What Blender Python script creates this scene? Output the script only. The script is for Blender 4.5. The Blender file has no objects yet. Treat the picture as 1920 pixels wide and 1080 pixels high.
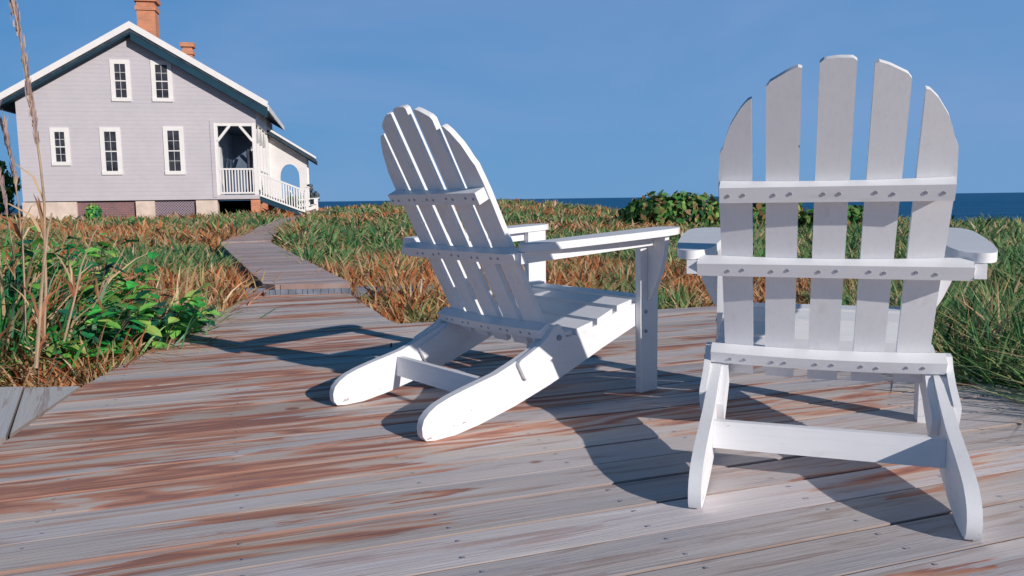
import bpy, bmesh, math, random
import numpy as np
from mathutils import Vector, Matrix
R = math.radians
random.seed(7)
sc = bpy.context.scene
col = sc.collection

# ------------------------------------------------------------------ helpers
def tag(o, label=None, cat=None, group=None, kind=None):
    if label: o['label'] = label
    if cat: o['category'] = cat
    if group: o['group'] = group
    if kind: o['kind'] = kind
    return o

def empty(name, loc=(0, 0, 0), rz=0.0, parent=None):
    o = bpy.data.objects.new(name, None)
    col.objects.link(o)
    o.empty_display_size = 0.1
    o.location = loc
    o.rotation_euler = (0, 0, rz)
    o.parent = parent
    return o

def mesh_obj(name, me, mat=None, parent=None):
    o = bpy.data.objects.new(name, me)
    col.objects.link(o)
    if mat is not None and not me.materials:
        for m in (mat if isinstance(mat, (list, tuple)) else [mat]):
            me.materials.append(m)
    o.parent = parent
    return o

def finish(name, bm, mat, parent=None, bevel=0.0, smooth=False):
    if bevel > 0:
        es = [e for e in bm.edges if len(e.link_faces) == 2 and e.calc_face_angle(0) > 0.6]
        bmesh.ops.bevel(bm, geom=es, offset=bevel, segments=2, profile=0.5, affect='EDGES', clamp_overlap=True)
        smooth = True
    bmesh.ops.recalc_face_normals(bm, faces=bm.faces)
    if mat is globals().get('M_white'):
        ext = [max(v.co[i] for v in bm.verts) - min(v.co[i] for v in bm.verts) for i in range(3)]
        mat = M_GR[ext.index(max(ext))]
    me = bpy.data.meshes.new(name)
    bm.to_mesh(me)
    bm.free()
    if smooth:
        for p in me.polygons: p.use_smooth = True
        me.set_sharp_from_angle(angle=R(38)) if hasattr(me, 'set_sharp_from_angle') else None
    return mesh_obj(name, me, mat, parent)

def box(bm, x0, x1, y0, y1, z0, z1, mi=0):
    v = [bm.verts.new((x, y, z)) for z in (z0, z1) for y in (y0, y1) for x in (x0, x1)]
    fs = [(0, 2, 3, 1), (4, 5, 7, 6), (0, 1, 5, 4), (2, 6, 7, 3), (0, 4, 6, 2), (1, 3, 7, 5)]
    for f in fs:
        bm.faces.new([v[i] for i in f]).material_index = mi
    return v

def prism(bm, pts, f0, f1, mi=0):
    """pts 2-D outline; f0/f1 map (a,b)->3-D for the two caps"""
    a = [bm.verts.new(f0(*p)) for p in pts]
    b = [bm.verts.new(f1(*p)) for p in pts]
    n = len(pts)
    bm.faces.new(a).material_index = mi
    bm.faces.new(b[::-1]).material_index = mi
    for i in range(n):
        j = (i + 1) % n
        bm.faces.new([a[i], b[i], b[j], a[j]]).material_index = mi

def tube(bm, pts, rad, n=6, mi=0):
    rings = []
    P = [Vector(p) for p in pts]
    for i, p in enumerate(P):
        d = (P[min(i + 1, len(P) - 1)] - P[max(i - 1, 0)]).normalized()
        a = d.orthogonal().normalized() if not rings else (a - d * a.dot(d)).normalized()
        b = d.cross(a)
        r = rad[i] if isinstance(rad, (list, tuple)) else rad
        rings.append([bm.verts.new(p + (a * math.cos(2 * math.pi * k / n) + b * math.sin(2 * math.pi * k / n)) * r) for k in range(n)])
    for i in range(len(rings) - 1):
        for k in range(n):
            bm.faces.new([rings[i][k], rings[i][(k + 1) % n], rings[i + 1][(k + 1) % n], rings[i + 1][k]]).material_index = mi
    bm.faces.new(rings[0][::-1]); bm.faces.new(rings[-1])

def beam(bm, p0, p1, w, h, up=(0, 0, 1), mi=0):
    p0, p1 = Vector(p0), Vector(p1)
    d = (p1 - p0).normalized()
    s = d.cross(Vector(up)).normalized() * (w / 2)
    u = s.cross(d).normalized() * (h / 2)
    a = [bm.verts.new(p + q) for p in (p0, p1) for q in (-s - u, s - u, s + u, -s + u)]
    for f in ((3, 2, 1, 0), (4, 5, 6, 7), (0, 1, 5, 4), (1, 2, 6, 5), (2, 3, 7, 6), (3, 0, 4, 7)):
        bm.faces.new([a[i] for i in f]).material_index = mi

# value noise (numpy)
_rng = np.random.default_rng(5)
_N = _rng.random((256, 256))
def vnoise(x, y, s=1.0):
    x = np.asarray(x, float) * s + 57.3; y = np.asarray(y, float) * s + 91.7
    xi = np.floor(x).astype(int); yi = np.floor(y).astype(int)
    fx = x - xi; fy = y - yi
    fx = fx * fx * (3 - 2 * fx); fy = fy * fy * (3 - 2 * fy)
    g = lambda a, b: _N[a % 256, b % 256]
    return (g(xi, yi) * (1 - fx) + g(xi + 1, yi) * fx) * (1 - fy) + (g(xi, yi + 1) * (1 - fx) + g(xi + 1, yi + 1) * fx) * fy
def fbm(x, y, s=1.0):
    return 0.55 * vnoise(x, y, s) + 0.28 * vnoise(x, y, s * 2.3) + 0.17 * vnoise(x, y, s * 5.1)

# ------------------------------------------------------------------ materials
def newmat(name):
    m = bpy.data.materials.new(name)
    m.use_nodes = True
    nt = m.node_tree
    b = nt.nodes['Principled BSDF']
    return m, nt, b
def nd(nt, t, **kw):
    n = nt.nodes.new(t)
    for k, v in kw.items(): setattr(n, k, v)
    return n
def ramp(nt, fac, stops, interp='LINEAR'):
    r = nd(nt, 'ShaderNodeValToRGB')
    r.color_ramp.interpolation = interp
    el = r.color_ramp.elements
    while len(el) > 1: el.remove(el[-1])
    el[0].position, el[0].color = stops[0][0], (*stops[0][1], 1)
    for p, c in stops[1:]:
        e = el.new(p); e.color = (*c, 1)
    nt.links.new(fac, r.inputs[0])
    return r.outputs[0]
def noise(nt, vec, scale, detail=3, rough=0.5, dist=0.0):
    n = nd(nt, 'ShaderNodeTexNoise')
    n.inputs['Scale'].default_value = scale
    n.inputs['Detail'].default_value = detail
    n.inputs['Roughness'].default_value = rough
    n.inputs['Distortion'].default_value = dist
    if vec is not None: nt.links.new(vec, n.inputs['Vector'])
    return n.outputs['Fac']
def mapping(nt, vec, sc_=(1, 1, 1), loc=(0, 0, 0)):
    m = nd(nt, 'ShaderNodeMapping')
    m.inputs['Scale'].default_value = sc_
    m.inputs['Location'].default_value = loc
    nt.links.new(vec, m.inputs['Vector'])
    return m.outputs[0]
def mix(nt, fac, a, b, mode='MIX'):
    m = nd(nt, 'ShaderNodeMix', data_type='RGBA', blend_type=mode)
    for s, v in ((m.inputs[0], fac), (m.inputs[6], a), (m.inputs[7], b)):
        if isinstance(v, (int, float)): s.default_value = v
        elif isinstance(v, tuple): s.default_value = (*v, 1)
        else: nt.links.new(v, s)
    return m.outputs[2]
def math_(nt, op, a, b=0.0):
    m = nd(nt, 'ShaderNodeMath', operation=op)
    for s, v in ((m.inputs[0], a), (m.inputs[1], b)):
        if isinstance(v, (int, float)): s.default_value = v
        else: nt.links.new(v, s)
    return m.outputs[0]
def bump(nt, b, h, strength=0.3, dist=0.01):
    n = nd(nt, 'ShaderNodeBump')
    n.inputs['Strength'].default_value = strength
    n.inputs['Distance'].default_value = dist
    nt.links.new(h, n.inputs['Height'])
    nt.links.new(n.outputs[0], b.inputs['Normal'])
def nd_x(nt, co):
    s = nd(nt, 'ShaderNodeSeparateXYZ'); nt.links.new(co, s.inputs[0]); return s.outputs[0]
def objco(nt):
    return nd(nt, 'ShaderNodeTexCoord').outputs['Object']

def paint_mat(name, c, rough=0.5, var=0.06, scale=6, bumps=0.12, grime=0.0):
    m, nt, b = newmat(name)
    co = objco(nt)
    n = noise(nt, co, scale, 4, 0.6)
    d = tuple(x * (1 - var * 2) for x in c)
    l = tuple(min(1, x * (1 + var * 0.6)) for x in c)
    cc = ramp(nt, n, [(0.3, d), (0.7, l)])
    if grime:
        g = noise(nt, mapping(nt, co, (1, 1, 0.35)), 14, 5, 0.7)
        gm = ramp(nt, g, [(0.60, (0, 0, 0)), (0.78, (grime,) * 3)])
        cc = mix(nt, gm, cc, (0.42, 0.38, 0.34))
    nt.links.new(cc, b.inputs['Base Color'])
    b.inputs['Roughness'].default_value = rough
    b.inputs['Specular IOR Level'].default_value = 0.3
    bump(nt, b, noise(nt, co, 60, 5, 0.6), bumps, 0.004)
    return m

M_white = paint_mat('white_painted_wood', (0.775, 0.78, 0.80), 0.55, 0.03, 9, 0.14, 0.20)
def grained(name, axis):
    m, nt, b = newmat(name)
    co = objco(nt)
    k = [1.0, 1.0, 1.0]; k[axis] = 0.045
    g = noise(nt, mapping(nt, co, tuple(k)), 95, 6, 0.62, 0.3)
    base = ramp(nt, noise(nt, co, 7, 4, 0.6), [(0.3, (0.81, 0.815, 0.84)), (0.7, (0.85, 0.855, 0.87))])
    c = mix(nt, ramp(nt, g, [(0.50, (0,) * 3), (0.72, (0.20,) * 3)]), base, (0.62, 0.61, 0.62))
    dirt = noise(nt, mapping(nt, co, tuple(0.4 + 0.6 * q for q in k)), 16, 6, 0.7)
    c = mix(nt, ramp(nt, dirt, [(0.60, (0,) * 3), (0.80, (0.35,) * 3)]), c, (0.44, 0.38, 0.34))
    # chips in the paint, worn back to grey wood, mostly near the ground
    sx = nd(nt, 'ShaderNodeSeparateXYZ'); nt.links.new(co, sx.inputs[0])
    low = ramp(nt, sx.outputs[2], [(0.0, (0.10,) * 3), (0.10, (0.02,) * 3), (0.3, (0.0,) * 3)])
    ch = noise(nt, mapping(nt, co, tuple(0.35 + 0.65 * q for q in k)), 42, 4, 0.6)
    chip = ramp(nt, math_(nt, 'ADD', ch, low), [(0.735, (0,) * 3), (0.75, (0.85,) * 3)])
    c = mix(nt, chip, c, (0.33, 0.27, 0.24))
    nt.links.new(c, b.inputs['Base Color'])
    b.inputs['Roughness'].default_value = 0.5
    b.inputs['Specular IOR Level'].default_value = 0.3
    bump(nt, b, math_(nt, 'SUBTRACT', g, math_(nt, 'MULTIPLY', chip, 0.5)), 0.10, 0.003)
    return m
M_GR = [grained('white_painted_grain_' + n, i) for i, n in enumerate(('across', 'along', 'upright'))]
M_trim = paint_mat('white_trim_paint', (0.86, 0.84, 0.82), 0.6, 0.03, 2, 0.05)
M_screw = paint_mat('weathered_screw', (0.36, 0.37, 0.42), 0.5, 0.1, 20, 0.1)

# wall siding
def siding():
    m, nt, b = newmat('grey_clapboard')
    co = objco(nt)
    sx = nd(nt, 'ShaderNodeSeparateXYZ'); nt.links.new(co, sx.inputs[0])
    f = math_(nt, 'FRACT', math_(nt, 'MULTIPLY', sx.outputs[2], 1 / 0.17))
    line = ramp(nt, f, [(0.0, (0.70,) * 3), (0.10, (1,) * 3), (1.0, (1, 1, 1))])  # darker line at each course paints in the lap shadow
    c = ramp(nt, noise(nt, co, 0.9, 5, 0.6), [(0.3, (0.55, 0.53, 0.57)), (0.7, (0.62, 0.585, 0.615))])
    s = noise(nt, mapping(nt, co, (1, 1, 6)), 3.0, 4, 0.6)
    c = mix(nt, ramp(nt, s, [(0.5, (0, 0, 0)), (0.8, (0.35,) * 3)]), c, (0.46, 0.40, 0.37))
    nt.links.new(mix(nt, 1.0, c, line, 'MULTIPLY'), b.inputs['Base Color'])
    b.inputs['Roughness'].default_value = 0.75
    bump(nt, b, f, 0.5, 0.02)
    return m
M_siding = siding()
M_side = paint_mat('white_side_siding', (0.80, 0.77, 0.76), 0.7, 0.04, 1.5, 0.1)
M_roof = paint_mat('dark_roof_shingle', (0.05, 0.075, 0.10), 0.85, 0.25, 3, 0.5)
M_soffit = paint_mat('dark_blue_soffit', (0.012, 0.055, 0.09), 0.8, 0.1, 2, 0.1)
M_plaster = paint_mat('whitewashed_pier', (0.78, 0.64, 0.54), 0.9, 0.12, 2.2, 0.4)
M_dark = paint_mat('dark_interior', (0.02, 0.022, 0.035), 0.9, 0.1, 2, 0.1)  # near-black colour stands in for shade under deck and house
M_porchwall = paint_mat('porch_wall_shaded', (0.13, 0.18, 0.26), 0.8, 0.2, 1, 0.1)  # dark blue puts the porch's inner shade into the wall colour
M_chair_cloth = paint_mat('pale_wood', (0.72, 0.70, 0.68), 0.7, 0.05, 3, 0.1)

def brick(name, c1, c2, mortar, bw=0.22, bh=0.075):
    m, nt, b = newmat(name)
    co = objco(nt)
    # use x+y as horizontal so every side shows courses
    s = nd(nt, 'ShaderNodeSeparateXYZ'); nt.links.new(co, s.inputs[0])
    cb = nd(nt, 'ShaderNodeCombineXYZ')
    nt.links.new(math_(nt, 'ADD', s.outputs[0], s.outputs[1]), cb.inputs[0]); nt.links.new(s.outputs[2], cb.inputs[1])
    t = nd(nt, 'ShaderNodeTexBrick')
    t.inputs['Scale'].default_value = 1
    t.inputs['Brick Width'].default_value = bw
    t.inputs['Row Height'].default_value = bh
    t.inputs['Mortar Size'].default_value = 0.007
    t.inputs['Color1'].default_value = (*c1, 1); t.inputs['Color2'].default_value = (*c2, 1); t.inputs['Mortar'].default_value = (*mortar, 1)
    nt.links.new(cb.outputs[0], t.inputs['Vector'])
    c = mix(nt, ramp(nt, noise(nt, co, 3, 4), [(0.35, (0,) * 3), (0.75, (0.6,) * 3)]), t.outputs['Color'], tuple(x * 1.35 for x in c1))
    nt.links.new(c, b.inputs['Base Color'])
    b.inputs['Roughness'].default_value = 0.9
    bump(nt, b, t.outputs['Fac'], -0.4, 0.01)
    return m
M_brick = brick('orange_brick', (0.62, 0.24, 0.12), (0.50, 0.19, 0.10), (0.5, 0.36, 0.28))
M_brick2 = brick('dull_red_brick', (0.24, 0.12, 0.115), (0.17, 0.09, 0.10), (0.30, 0.25, 0.27))

def lattice():
    m, nt, b = newmat('purple_grey_lattice')
    co = objco(nt)
    s = nd(nt, 'ShaderNodeSeparateXYZ'); nt.links.new(co, s.inputs[0])
    a = math_(nt, 'FRACT', math_(nt, 'MULTIPLY', math_(nt, 'ADD', s.outputs[0], s.outputs[2]), 9))
    d = math_(nt, 'FRACT', math_(nt, 'MULTIPLY', math_(nt, 'SUBTRACT', s.outputs[0], s.outputs[2]), 9))
    g = math_(nt, 'MULTIPLY', math_(nt, 'GREATER_THAN', a, 0.35), math_(nt, 'GREATER_THAN', d, 0.35))
    nt.links.new(mix(nt, g, (0.33, 0.27, 0.31), (0.08, 0.055, 0.075)), b.inputs['Base Color'])
    b.inputs['Roughness'].default_value = 0.9
    return m
M_lattice = lattice()

def glass():
    m, nt, b = newmat('dark_window_glass')
    co = objco(nt)
    nt.links.new(ramp(nt, noise(nt, co, 2.2, 3, 0.6, 0.5), [(0.3, (0.015, 0.018, 0.025)), (0.75, (0.075, 0.08, 0.10))]), b.inputs['Base Color'])
    b.inputs['Roughness'].default_value = 0.3
    b.inputs['Specular IOR Level'].default_value = 0.25
    return m
M_glass = glass()

# deck wood : mesh local X runs along the boards; attribute 'tone' = per-board randoms
def deck_mat(name, grey=(0.61, 0.575, 0.595), tan=(0.74, 0.645, 0.565), rustamt=1.0, light=1.0):
    m, nt, b = newmat(name)
    co = objco(nt)
    at = nd(nt, 'ShaderNodeAttribute', attribute_name='tone')
    sp = nd(nt, 'ShaderNodeSeparateColor'); nt.links.new(at.outputs['Color'], sp.inputs[0])
    r1, r2, r3 = sp.outputs[0], sp.outputs[1], sp.outputs[2]
    off = nd(nt, 'ShaderNodeCombineXYZ')
    nt.links.new(math_(nt, 'MULTIPLY', r1, 37.0), off.inputs[0])
    nt.links.new(math_(nt, 'MULTIPLY', r2, 53.0), off.inputs[1])
    nt.links.new(math_(nt, 'MULTIPLY', r3, 19.0), off.inputs[2])
    ad = nd(nt, 'ShaderNodeVectorMath', operation='ADD'); nt.links.new(co, ad.inputs[0]); nt.links.new(off.outputs[0], ad.inputs[1])
    v = ad.outputs[0]
    g1 = noise(nt, mapping(nt, v, (0.6, 7, 1)), 1.5, 6, 0.6, 0.3)      # broad streaks
    g2 = noise(nt, mapping(nt, v, (0.8, 13, 1)), 2.2, 8, 0.66, 0.3)     # grain
    g3 = noise(nt, mapping(nt, v, (2.5, 130, 1)), 1.6, 4, 0.6, 0.2)     # fine fibre
    c = ramp(nt, g1, [(0.36, grey), (0.50, tuple(0.5 * (a + b_) for a, b_ in zip(grey, tan))), (0.62, tan)])
    c = mix(nt, math_(nt, 'MULTIPLY', r1, 0.55), c, tuple(x * 1.12 for x in grey))
    # darker brown streaks
    br = ramp(nt, g2, [(0.555, (0,) * 3), (0.585, (0.5,) * 3), (0.72, (0.85,) * 3)])
    c = mix(nt, br, c, (0.43, 0.305, 0.265))
    gm = ramp(nt, cat if False else g1, [(0.5, (0,) * 3), (0.9, (0,) * 3)])
    # pale streaks
    pl = ramp(nt, g2, [(0.36, (0.6,) * 3), (0.42, (0,) * 3)])
    c = mix(nt, pl, c, (0.80, 0.76, 0.78))
    # cathedral grain and knots: contour bands of a stretched low noise
    cn = noise(nt, mapping(nt, v, (0.5, 3.8, 1)), 1.6, 5, 0.48, 0.35)
    cg = math_(nt, 'FRACT', math_(nt, 'MULTIPLY', cn, 7.0))
    cat = math_(nt, 'ABSOLUTE', math_(nt, 'SUBTRACT', cg, 0.5))
    # rust coloured heartwood, broken in patches along some boards
    area = noise(nt, mapping(nt, co, (0.6, 1.5, 1), (3.1, 0.2, 0)), 1.15, 3, 0.6, 0.3)
    area = math_(nt, 'SUBTRACT', area, math_(nt, 'MULTIPLY', math_(nt, 'SUBTRACT', nd_x(nt, co), 0.25), 0.075))
    patch = noise(nt, mapping(nt, v, (0.55, 7, 1)), 1.6, 7, 0.58, 0.3)
    sm = math_(nt, 'ADD', math_(nt, 'ADD', math_(nt, 'MULTIPLY', patch, 0.62), math_(nt, 'MULTIPLY', area, 0.5)), math_(nt, 'MULTIPLY', r3, 0.22))
    rmask = ramp(nt, sm, [(0.648, (0,) * 3), (0.66, (rustamt,) * 3)])
    rust = ramp(nt, math_(nt, 'MULTIPLY', cat, 2.0), [(0.12, (0.38, 0.12, 0.065)), (0.34, (0.66, 0.23, 0.115)), (0.58, (0.68, 0.36, 0.23)), (0.72, (0.72, 0.58, 0.50))])
    c = mix(nt, math_(nt, 'MULTIPLY', rmask, 0.85), c, rust)
    kn = nd(nt, 'ShaderNodeTexVoronoi'); kn.inputs['Scale'].default_value = 1.0
    nt.links.new(mapping(nt, v, (1.5, 2.3, 1)), kn.inputs['Vector'])
    c = mix(nt, ramp(nt, kn.outputs['Distance'], [(0.0, (0.9,) * 3), (0.032, (0.8,) * 3), (0.045, (0,) * 3)]), c, (0.30, 0.12, 0.075))
    # edge rust lines along boards
    e2 = math_(nt, 'MULTIPLY', ramp(nt, noise(nt, mapping(nt, v, (0.5, 40, 1)), 1.2, 2, 0.5), [(0.57, (0,) * 3), (0.63, (0.75,) * 3)]), ramp(nt, area, [(0.42, (0,) * 3), (0.55, (rustamt,) * 3)]))
    c = mix(nt, e2, c, (0.60, 0.27, 0.17))
    c = mix(nt, ramp(nt, g3, [(0.3, (0.26,) * 3), (0.7, (0,) * 3)]), c, (0.34, 0.29, 0.30))
    tn = nd(nt, 'ShaderNodeMapRange'); tn.inputs['To Min'].default_value = 0.80; tn.inputs['To Max'].default_value = 1.10
    nt.links.new(r2, tn.inputs['Value'])
    tv = nd(nt, 'ShaderNodeCombineXYZ')
    for q in range(3): nt.links.new(tn.outputs[0], tv.inputs[q])
    c = mix(nt, 1.0, c, tv.outputs[0], 'MULTIPLY')
    # board edges darkened brown in the colour to mute their sunlit glints
    ge = nd(nt, 'ShaderNodeNewGeometry')
    gs = nd(nt, 'ShaderNodeSeparateXYZ'); nt.links.new(ge.outputs['True Normal'], gs.inputs[0])
    c = mix(nt, ramp(nt, gs.outputs[2], [(0.90, (0.6,) * 3), (0.985, (0,) * 3)]), c, (0.20, 0.125, 0.10))
    if light != 1.0:
        c = mix(nt, 1.0, c, (light,) * 3, 'MULTIPLY')
    nt.links.new(c, b.inputs['Base Color'])
    b.inputs['Roughness'].default_value = 0.78
    b.inputs['Specular IOR Level'].default_value = 0.2
    h = math_(nt, 'ADD', math_(nt, 'MULTIPLY', g2, 0.7), math_(nt, 'MULTIPLY', g3, 0.5))
    bump(nt, b, h, 0.55, 0.005)
    return m
M_deck = deck_mat('weathered_deck_board')
M_walk = deck_mat('pale_walk_board', (0.50, 0.45, 0.47), (0.56, 0.48, 0.45), 0.35)
M_ramp = deck_mat('bleached_ramp_board', (0.74, 0.75, 0.77), (0.78, 0.74, 0.70), 0.0)
M_fascia = paint_mat('blue_grey_fascia', (0.20, 0.23, 0.29), 0.85, 0.25, 9, 0.4)

def attr_mat(name, rough=0.7, trans=0.25, emis=None):
    m, nt, b = newmat(name)
    at = nd(nt, 'ShaderNodeAttribute', attribute_name='Col')
    nt.links.new(at.outputs['Color'], b.inputs['Base Color'])
    b.inputs['Roughness'].default_value = rough
    b.inputs['Specular IOR Level'].default_value = 0.2
    tr = nd(nt, 'ShaderNodeBsdfTranslucent'); nt.links.new(at.outputs['Color'], tr.inputs[0])
    ms = nd(nt, 'ShaderNodeMixShader'); ms.inputs[0].default_value = trans
    nt.links.new(b.outputs[0], ms.inputs[1]); nt.links.new(tr.outputs[0], ms.inputs[2])
    out = [n for n in nt.nodes if n.type == 'OUTPUT_MATERIAL'][0]
    nt.links.new(ms.outputs[0], out.inputs[0])
    return m
M_blade = attr_mat('grass_blade')
M_leaf = attr_mat('shrub_leaf', 0.5, 0.2)
M_stem = paint_mat('dry_stem', (0.50, 0.36, 0.24), 0.8, 0.2, 12, 0.2)
M_wstem = paint_mat('brown_twig', (0.22, 0.14, 0.09), 0.9, 0.2, 12, 0.2)

def ground_mat():
    m, nt, b = newmat('dune_soil')
    co = objco(nt)
    a = noise(nt, co, 0.55, 5, 0.6, 0.4)
    f = noise(nt, co, 7, 5, 0.7, 0.5)
    c = ramp(nt, a, [(0.34, (0.055, 0.11, 0.035)), (0.45, (0.12, 0.14, 0.05)), (0.53, (0.30, 0.14, 0.07)), (0.66, (0.42, 0.26, 0.15))])
    c = mix(nt, ramp(nt, f, [(0.4, (0,) * 3), (0.65, (0.7,) * 3)]), c, (0.20, 0.085, 0.04))
    # sand on the beach beyond the dune (low ground)
    s = nd(nt, 'ShaderNodeSeparateXYZ'); nt.links.new(co, s.inputs[0])
    sand = ramp(nt, math_(nt, 'MULTIPLY', s.outputs[2], -1.0), [(0.24, (0,) * 3), (0.34, (1,) * 3)])
    at = nd(nt, 'ShaderNodeAttribute', attribute_name='sand')
    c = mix(nt, at.outputs['Fac'], c, (0.55, 0.40, 0.29))
    nt.links.new(c, b.inputs['Base Color'])
    b.inputs['Roughness'].default_value = 0.95
    bump(nt, b, f, 0.6, 0.05)
    return m
M_ground = ground_mat()

# ------------------------------------------------------------------ camera, light, world
cam = bpy.data.cameras.new('camera')
co_ = bpy.data.objects.new('camera', cam); col.objects.link(co_)
H_CAM = 0.693
co_.matrix_world = Matrix.Translation((0, 0, H_CAM)) @ Matrix.Rotation(R(90 - 6.384), 4, 'X') @ Matrix.Rotation(R(-0.746), 4, 'Z')
cam.sensor_width = 36; cam.lens = 1491.27 / 1920 * 36
cam.clip_start = 0.05; cam.clip_end = 60000
sc.camera = co_
SD = Vector((math.sin(R(136.2)) * math.cos(R(21.8)), math.cos(R(136.2)) * math.cos(R(21.8)), math.sin(R(21.8))))      # towards the sun
sun = bpy.data.lights.new('sun', 'SUN'); sun.energy = 3.95; sun.angle = R(0.5); sun.color = (1.0, 0.92, 0.85)
so = bpy.data.objects.new('sun', sun); col.objects.link(so)
so.rotation_euler = SD.to_track_quat('Z', 'Y').to_euler(); so.location = (20, -14, 12)

w = bpy.data.worlds.new('World'); sc.world = w; w.use_nodes = True
nt = w.node_tree
bg = nt.nodes['Background']
sky = nd(nt, 'ShaderNodeTexSky', sky_type='NISHITA')
sky.sun_disc = False
sky.sun_elevation = math.asin(SD.z); sky.sun_rotation = math.atan2(SD.x, SD.y)
sky.air_density = 1.2; sky.dust_density = 0.3; sky.ozone_density = 3.0
tc = nd(nt, 'ShaderNodeTexCoord')
sx = nd(nt, 'ShaderNodeSeparateXYZ'); nt.links.new(tc.outputs['Generated'], sx.inputs[0])
# clear blue air: even blue with soft uneven haze veil
vn = noise(nt, mapping(nt, tc.outputs['Generated'], (1.3, 1.3, 4)), 1.6, 4, 0.55, 0.4)
gr = ramp(nt, sx.outputs[2], [(0.0, (1.0, 3.5, 6.8)), (0.10, (0.9, 3.15, 6.6)), (0.27, (0.6, 2.6, 6.0)), (0.37, (0.05, 0.95, 2.3)), (1.0, (0.0, 0.42, 1.05))])
# the air is paler towards the right (nearer the sun's bearing)
px = ramp(nt, sx.outputs[0], [(0.28, (0,) * 3), (0.9, (1,) * 3)])
pxx = math_(nt, 'ADD', math_(nt, 'MULTIPLY', sx.outputs[0], 0.55), 0.42)
low = ramp(nt, sx.outputs[2], [(0.26, (1,) * 3), (0.5, (0,) * 3)])
lowf = nd(nt, 'ShaderNodeRGBToBW'); nt.links.new(low, lowf.inputs[0])
gr = mix(nt, math_(nt, 'MULTIPLY', math_(nt, 'MULTIPLY', pxx, 0.55), lowf.outputs[0]), gr, (2.9, 4.4, 7.6))
veil = mix(nt, math_(nt, 'MULTIPLY', ramp(nt, vn, [(0.45, (0,) * 3), (0.72, (1,) * 3)]), 0.30), gr, (2.1, 3.4, 5.9)) if False else mix(nt, math_(nt, 'MULTIPLY', math_(nt, 'MULTIPLY', ramp(nt, vn, [(0.42, (0,) * 3), (0.70, (1,) * 3)]), 0.35), lowf.outputs[0]), gr, (3.2, 4.3, 7.4))
cm = mix(nt, 0.05, veil, sky.outputs[0])
nt.links.new(cm, bg.inputs['Color'])
bg.inputs['Strength'].default_value = 0.088
sc.view_settings.view_transform = 'Standard'; sc.view_settings.look = 'None'
sc.view_settings.exposure = 0.0; sc.view_settings.gamma = 1.0

# ------------------------------------------------------------------ terrain
def land_edge(az):   # radius at which the land drops to the beach, by bearing (degrees, + right)
    return np.interp(az, [-60, -22, -9, -4, 5, 12, 30, 60], [90, 85, 60, 40, 33, 28, 27, 27])
def crest_z(az):
    return np.interp(az, [-60, -25, -14, -8, -1, 3, 8, 12, 22, 33, 60], [0, 0.0, 0.12, 0.38, 0.38, 0.24, -0.06, -0.16, -0.28, -0.36, -0.38])
def ground_z(x, y):
    x = np.asarray(x, float); y = np.asarray(y, float)
    r = np.hypot(x, y); az = np.degrees(np.arctan2(x, np.maximum(y, 0.01)))
    Rl = land_edge(az); cz = crest_z(az)
    t = np.clip((r - 8) / (Rl * 0.85 - 8), 0, 1); t = t * t * (3 - 2 * t)
    base = -0.17 + (cz + 0.17) * t
    und = (fbm(x, y, 0.22) - 0.5) * 0.22 * np.clip((r - 5) / 8, 0, 1) + (fbm(x, y, 1.1) - 0.5) * 0.05
    base = base + und * (1 - 0.6 * t)
    d = np.clip((r - Rl) / 25, 0, 1); d = d * d * (3 - 2 * d)
    return base * (1 - d) + (-3.6) * d, r / Rl

def terrain():
    rs = np.concatenate([np.linspace(0.0, 12, 60), np.geomspace(12.3, 130, 90)])
    th = np.radians(np.linspace(-180, 180, 361)[:-1])
    Rg, T = np.meshgrid(rs, th, indexing='ij')
    X = Rg * np.sin(T); Y = Rg * np.cos(T)
    Yq = np.where(Y < 0, np.abs(Y) * 0 + 0.01, Y)
    Z, q = ground_z(X, Yq)
    Z = np.where(Y < 0, -0.25, Z)
    # keep everything under the deck low
    n0, n1 = X.shape
    verts = np.stack([X, Y, Z], -1).reshape(-1, 3)
    faces = []
    for i in range(n0 - 1):
        for j in range(n1):
            k = (j + 1) % n1
            faces.append((i * n1 + j, i * n1 + k, (i + 1) * n1 + k, (i + 1) * n1 + j))
    # skirt ring far away, under the sea
    me = bpy.data.meshes.new('ground')
    me.from_pydata(verts.tolist(), [], faces)
    a = me.attributes.new('sand', 'FLOAT', 'POINT')
    sv = np.clip((q.reshape(-1) - 0.94) / 0.03, 0, 1) * (X.reshape(-1) > 0) * (Y.reshape(-1) > 0)
    a.data.foreach_set('value', sv.astype(np.float32))
    me.materials.append(M_ground)
    for p in me.polygons: p.use_smooth = True
    o = mesh_obj('ground', me)
    tag(o, kind='structure')
terrain()

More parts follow.
